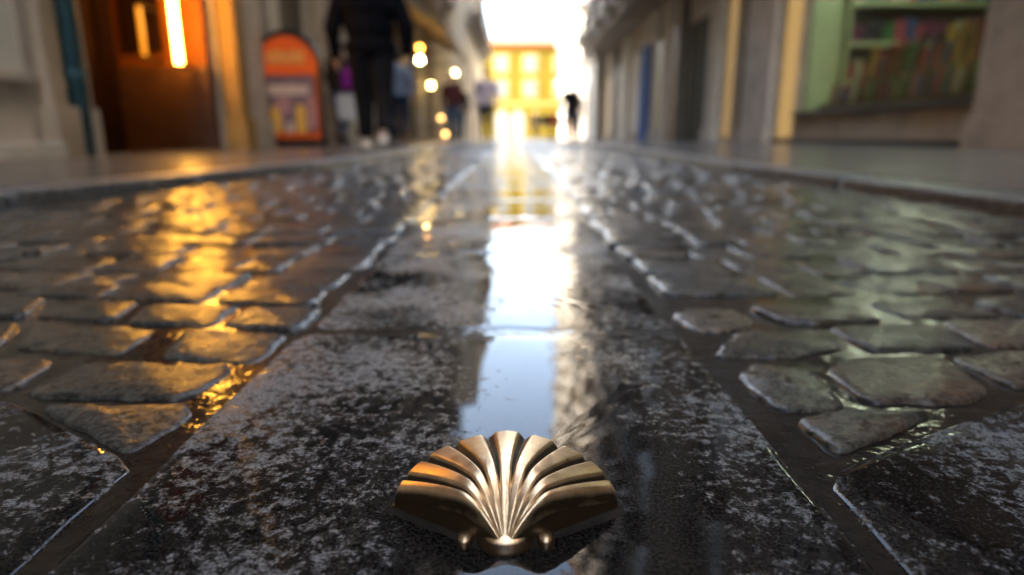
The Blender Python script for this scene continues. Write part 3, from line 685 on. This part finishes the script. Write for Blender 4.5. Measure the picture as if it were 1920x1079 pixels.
# ================================================================ ARCHED MENU BOARD
def menu_board():
    Y = 7.15; x = xat(548, Y); t = thing('menu_board', (x, Y, PZ), 'arched pavement board with an orange header and a poster of dishes', 'sign', rz=R(-4))
    Hh = 1.16; Wd = .335
    def arch(w_, z0, zc): return [(-w_, z0), (w_, z0)]+[(w_*math.cos(a), zc+w_*math.sin(a)) for a in np.linspace(0, math.pi, 22)]
    m = MB(); m.prism(arch(Wd+.06, .0, Hh-Wd), 'y', .0, .05); m.build('frame', M['black'], t)
    p = MB(); p.prism(arch(Wd, .08, Hh-Wd), 'y', -.008, -.002); p.build('poster', surf('poster_paper', (.34, .055, .012), .35, .5, 9, bump=0), t)
    h = MB(); zc = Hh-Wd; h.prism([(-Wd+.004, zc-.06), (Wd-.004, zc-.06)]+[(( Wd-.004)*math.cos(a), zc+(Wd-.004)*math.sin(a)) for a in np.linspace(0, math.pi, 22)], 'y', -.014, -.009)
    h.build('header', surf('glowing_orange_print', (.33, .05, .01), .35, .1, 6, bump=0, emis=(1, .12, .01), es=.02), t)  # faint glow in the print stands in for light on the header
    q_ = MB(); q_.box(-Wd+.045, Wd-.045, -.0085, -.0081, .165, zc-.075); q_.build('picture_panel', surf('mauve_print', (.22, .13, .13), .4, .3, 12, bump=0), t)
    lt = surf('yellow_print', (.75, .38, .09), .4, .1, 6, bump=0)
    # blurred, unreadable lettering on the header, as short strokes
    m = MB(); xx = -.21
    while xx < .2:
        w_ = random.uniform(.02, .035); m.box(xx, xx+w_, -.018, -.0145, zc+.05, zc+.05+random.uniform(.10, .15)); xx += w_+.012
    m.build('lettering', lt, t)
    dish = [surf('print_%s' % n, c, .4, .25, 15, bump=0) for n, c in (('cream', (.62, .42, .30)), ('ochre', (.75, .38, .06)), ('mauve', (.22, .12, .15)), ('pink', (.45, .20, .18)))]
    for (a, c, z0, z1, k) in ((-.26, .24, .55, .66, 0), (-.14, .02, .36, .54, 3), (-.22, -.10, .14, .44, 1), (.06, .18, .13, .45, 1), (-.07, .05, .30, .38, 2), (.2, .3, .2, .55, 3), (-.28, -.22, .3, .52, 2), (-.05, .03, .10, .26, 0), (.07, .17, .50, .54, 2)):
        n = 14; m = MB(); m.prism([((a+c)/2+(c-a)/2*math.copysign(abs(math.cos(q))**.6, math.cos(q)), (z0+z1)/2+(z1-z0)/2*math.copysign(abs(math.sin(q))**.6, math.sin(q))) for q in np.linspace(0, 2*math.pi, n, endpoint=False)], 'y', -.0125-.001*k, -.0088)
        m.build('picture', dish[k], t)
    s_ = MB(); s_.box(-Wd+.01, Wd-.01, -.014, -.009, .085, .15); s_.build('footer', surf('orange_footer', (.6, .09, .01), .35, .1, 6, bump=0), t)
    f = MB(); f.box(-Wd-.03, -Wd+.05, -.16, .2, 0, .035); f.box(Wd-.05, Wd+.03, -.16, .2, 0, .035); f.build('foot', M['black'], t)
menu_board()

# ================================================================ PEOPLE
def remeshed(name, mb, mat, parent, voxel):
    o = mb.build(name, mat, parent, smooth=True)
    md = o.modifiers.new('r', 'REMESH'); md.mode = 'VOXEL'; md.voxel_size = voxel; md.use_smooth_shade = True
    sm = o.modifiers.new('s', 'SMOOTH'); sm.iterations = 3; sm.factor = .5
    dg = bpy.context.evaluated_depsgraph_get(); me = bpy.data.meshes.new_from_object(o.evaluated_get(dg)); me.name = name
    o.modifiers.clear(); old = o.data; o.data = me; bpy.data.meshes.remove(old)
    if not me.materials: me.materials.append(mat)
    return o
SKIN = surf('skin', (.45, .27, .19), .5, .15, 20, bump=0)
def cloth(n, c): return surf('cloth_'+n, c, .9, .3, 14, bump=.004, spec=.05)
HAIR = surf('hair', (.03, .02, .014), .5, .3, 30)
def person(x, y, z, h, rz, label, top, bottom, shoes, stride=.22, arms=(.15, -.15), bulk=1.0, voxel=.012, hair=HAIR, bend=(0, 0), extra=None, bareleg=False):
    """upright walking figure facing +y before rotation; h metres tall"""
    t = thing('person', (x, y, z), label, 'person', rz=rz); k = h/1.75
    S = lambda *p: tuple(q*k for q in p)
    hipz = .92-abs(stride)*.12; shz = hipz+.50; B = bulk
    legs = []
    for sx, f in ((-1, stride), (1, -stride)):
        hip = (sx*.095, 0, hipz)
        if f >= 0: knee = (sx*.10, f*.75+.03, .49); ank = (sx*.10, f*1.25, .085)
        else: knee = (sx*.10, f*.30+.04, .47); ank = (sx*.10, f*1.55, .13)
        legs.append((hip, knee, ank, f))
    armj = []
    for (sx, f) in ((-1, arms[0]), (1, arms[1])):
        sh_ = (sx*.185*B, 0, shz-.03); el = (sx*.25*B, f*.6-.02, shz-.31); wr = (sx*.25*B, f*1.3+.07, shz-.55); armj.append((sx, sh_, el, wr))
    m = MB()
    def tb(pts, r): m.tube([S(*p) for p in pts], [q*k for q in r], 12)
    def bl(p, r): m.ball(S(*p), tuple(q*k for q in r) if isinstance(r, tuple) else r*k)
    # body
    bl((0, 0, hipz), (.165, .115, .12)); bl((0, 0, hipz+.17), (.145, .10, .17)); bl((0, 0, hipz+.36), (.175, .115, .18)); bl((0, -.005, shz-.03), (.19, .09, .07))
    tb([(0, 0, shz-.02), (0, .015, shz+.11)], [.062, .055]); hz = shz+.215
    bl((0, .02, hz), (.076, .095, .115)); bl((0, .055, hz-.05), (.052, .06, .06)); bl((0, .118, hz-.01), (.012, .016, .02))
    for sx in (-1, 1):
        bl((sx*.077, .015, hz-.005), (.012, .02, .03)); bl((sx*.03, .105, hz+.015), (.012, .01, .008))
    bl((0, .108, hz-.05), (.025, .01, .008))
    for hip, kn, an, f in legs:
        tb([hip, kn, an], [.088, .058, .038]); bl(kn, .058); bl(an, .045)
        tb([(an[0], an[1]-.04, an[2]-.045), (an[0], an[1]+.16, an[2]-.055)], [.036, .03])
    for sx, a, e, wv in armj:
        tb([a, e, wv], [.052, .042, .027]); bl(e, .043); bl(a, .06)
        d = (Vector(wv)-Vector(e)).normalized(); pc = Vector(wv)+d*.05; tb([wv, tuple(pc+d*.03)], [.028, .034])
        for fi in range(4):
            o0 = pc+d*.02+Vector((0, .028-.018*fi, 0)); L = (.065, .078, .072, .055)[fi]
            p1 = o0+d*L*.55; p2 = p1+(d*.8+Vector((-sx*.6, 0, 0))).normalized()*L*.5; tb([tuple(o0), tuple(p1), tuple(p2)], [.010, .009, .008])
        th = Vector(wv)+d*.025+Vector((0, .028, 0)); tb([tuple(th), tuple(th+d*.03+Vector((0, .025, 0))), tuple(th+d*.062+Vector((0, .028, 0)))], [.012, .011, .009])
    remeshed('body', m, SKIN, t, voxel if voxel < .012 else .0125)
    # jacket
    m = MB(); bl((0, 0, hipz+.02), (.185*B, .135*B, .13)); bl((0, -.005, hipz+.2), (.178*B, .128*B, .2)); bl((0, -.008, hipz+.37), (.20*B, .135*B, .19)); bl((0, -.01, shz-.03), (.205*B, .105, .075))
    tb([(0, 0, shz-.01), (0, .01, shz+.06)], [.085, .072])
    for sx, a, e, wv in armj:
        tb([a, e, wv], [.072, .060*B, .045*B]); bl(a, .076); bl(e, .060*B)
    remeshed('jacket', m, top, t, voxel)
    # trousers
    m = MB(); bl((0, 0, hipz-.02), (.172*B, .128, .12))
    for hip, kn, an, f in legs:
        tb([(hip[0], 0, hipz-.02), kn, ((an[0]), an[1], an[2]+.02)] if not bareleg else [(hip[0], 0, hipz-.02), kn], [.102*B**.8, .078*B**.8, .06*B**.8] if not bareleg else [.102, .08]); bl(kn, .072)
    remeshed('trousers', m, bottom, t, voxel)
    for hip, kn, an, f in legs:
        m = MB(); tb([(an[0], an[1]-.07, an[2]-.045), (an[0], an[1], an[2]-.04), (an[0], an[1]+.10, an[2]-.048), (an[0], an[1]+.19, an[2]-.056)], [.03, .046, .042, .022])
        tb([(an[0], an[1], an[2]-.04), (an[0], an[1], an[2]+.02)], [.044, .042]); m.box(*(q*k for q in (an[0]-.042, an[0]+.042, an[1]-.08, an[1]+.19, an[2]-.085, an[2]-.06)))
        remeshed('shoe', m, shoes, t, .010)
    m = MB(); bl((0, .0, hz+.025), (.086, .098, .108)); bl((0, -.035, hz-.04), (.07, .06, .07)); o = m.build('hair', hair, t, smooth=True)
    if extra:
        for nm, mt, fn in extra: q = MB(); fn(q, k, armj, hipz, shz); q.build(nm, mt, t, smooth=True)
    return t
dark = cloth('black', (.006, .006, .008)); navy = cloth('navy', (.02, .028, .05)); denim = cloth('denim', (.06, .09, .13)); grey = cloth('grey', (.12, .13, .16))
purple = cloth('purple', (.22, .02, .20)); pinkw = cloth('pale_pink', (.62, .50, .55)); maroon = cloth('maroon', (.10, .035, .03)); bluegrey = cloth('blue_grey', (.14, .17, .23)); charcoal = cloth('charcoal', (.014, .013, .015))
wshoe = surf('white_shoe', (.6, .57, .52), .6, .15, 12); bshoe = surf('black_shoe', (.02, .02, .02), .4, .2, 12)
person(xat(703, 6.4), 6.4, PZ, 1.80, R(8), 'large figure in a black jacket and dark trousers walking away on the left pavement', dark, charcoal, wshoe, .20, (.08, -.08), 1.36, .0095)
def bag(x, y, z):
    t = thing('shopping_bag', (x, y, z), 'white carrier bag held beside the short figure in brown', 'bag')
    m = MB(); m.prism([(-.13, 0), (.13, 0), (.15, .3), (.08, .34), (-.08, .34), (-.15, .3)], 'y', -.05, .05); m.build('bag_body', wshoe, t, bevel=.01)
    m = MB(); m.tube([(-.06, 0, .33), (-.05, 0, .45), (.05, 0, .45), (.06, 0, .33)], .008, 6); m.build('handle', wshoe, t)
person(xat(645, 9.2), 9.2, PZ, 1.42, R(-10), 'short figure in a dark brown top and grey blue trousers beside the black jacketed walker', cloth('dark_brown', (.05, .03, .022)), bluegrey, bshoe, .16, (.12, -.1))
bag(xat(655, 9.0), 9.0, .36)
t = thing('backpack', (xat(657, 8.95), 8.95, .74), 'small purple backpack on the short figure in brown', 'backpack')
m = MB(); m.ball((0, 0, .15), (.09, .07, .16), 18, 12); m.build('backpack_body', purple, t, smooth=True)
m = MB(); m.ball((0, -.06, .09), (.06, .035, .07), 14, 8); m.build('pocket', purple, t, smooth=True)
m = MB(); m.tube([(-.05, .05, .26), (-.06, .13, .30), (-.06, .17, .18), (-.05, .06, .04)], .012, 6); m.build('strap', purple, t)
person(xat(752, 11.5), 11.5, PZ, 1.60, R(5), 'figure in a blue grey coat just right of the black jacketed walker', bluegrey, navy, bshoe, .16, (.2, -.2))
person(xat(734, 12.6), 12.6, PZ, 1.68, R(0), 'figure in a pale grey top half hidden behind the black jacketed walker', grey, charcoal, bshoe, .18, (.15, -.15))
person(xat(849, 15.0), 15.0, -.002, 1.60, R(180), 'figure in a maroon top and jeans walking left of the pale shirted one', maroon, denim, bshoe, .20, (.1, -.1))
person(xat(912, 14.2), 14.2, -.002, 1.62, R(180), 'figure in a pale pink shirt and dark trousers in the middle of the street', pinkw, navy, bshoe, .2, (.12, -.12))
person(xat(862, 19.0), 19.0, -.002, 1.70, R(0), 'dark figure farther up the street behind the maroon topped one', charcoal, denim, bshoe, .2, (.1, -.1))
person(xat(1068, 19.5), 19.5, PZ, 1.72, R(180), 'figure in a dark coat and blue trousers standing at the right of the far street', charcoal, navy, bshoe, .12, (.1, -.1))
person(xat(1078, 22.5), 22.5, PZ, 1.70, R(0), 'figure in a brown coat behind the dark coated one on the right', cloth('brown', (.20, .10, .05)), navy, bshoe, .15, (.1, -.1))
person(xat(1003, 40), 40, -.002, 1.7, R(180), 'tiny dark figure before the glowing arches at the street end', charcoal, dark, bshoe, .15, (.1, -.1), 1, .02)

# ---- terrace table and red chair, far right of the road
def table(x, y):
    t = thing('cafe_table', (x, y, PZ), 'small cafe table under a white cloth far up the right side', 'table')
    m = MB(); n = 24; vs = []; fs = []
    for j, (r, z) in enumerate(((0, .76), (.40, .76), (.42, .75), (.44, .52))):
        for k in range(n):
            a = 2*math.pi*k/n; rr = r*(1+(.08*math.cos(a*6) if j == 3 else 0)); vs.append((rr*math.cos(a), rr*math.sin(a), z))
    for j in range(3):
        for k in range(n): fs.append((j*n+k, j*n+(k+1) % n, (j+1)*n+(k+1) % n, (j+1)*n+k))
    m.add(vs, fs); m.build('tablecloth', M['white'], t, smooth=True)
    m = MB(); m.tube([(0, 0, .02), (0, 0, .74)], .03, 10); m.tube([(0, 0, 0), (0, 0, .03)], .22, 16); m.build('pedestal', M['iron'], t)
def chair(x, y, rz, label, mt):
    t = thing('cafe_chair', (x, y, PZ), label, 'chair', rz=rz)
    m = MB(); m.box(-.2, .2, -.2, .2, .43, .46); m.build('seat', mt, t, bevel=.01); m = MB(); m.box(-.2, .2, .17, .2, .55, .85); m.build('backrest', mt, t, bevel=.01)
    for sx in (-.17, .17):
        for sy in (-.17, .18):
            m = MB(); m.tube([(sx, sy, 0), (sx, sy, .43 if sy < 0 else .84)], .012, 8); m.build('leg', M['iron'], t)
table(xat(1033, 24), 24); redm = surf('red_chair_paint', (.45, .03, .03), .5, .2, 8)
chair(xat(1042, 23.2), 23.2, R(20), 'red cafe chair beside the white clothed table', redm); chair(xat(1021, 23.6), 23.6, R(190), 'black cafe chair on the near left of the white clothed table', M['black'])
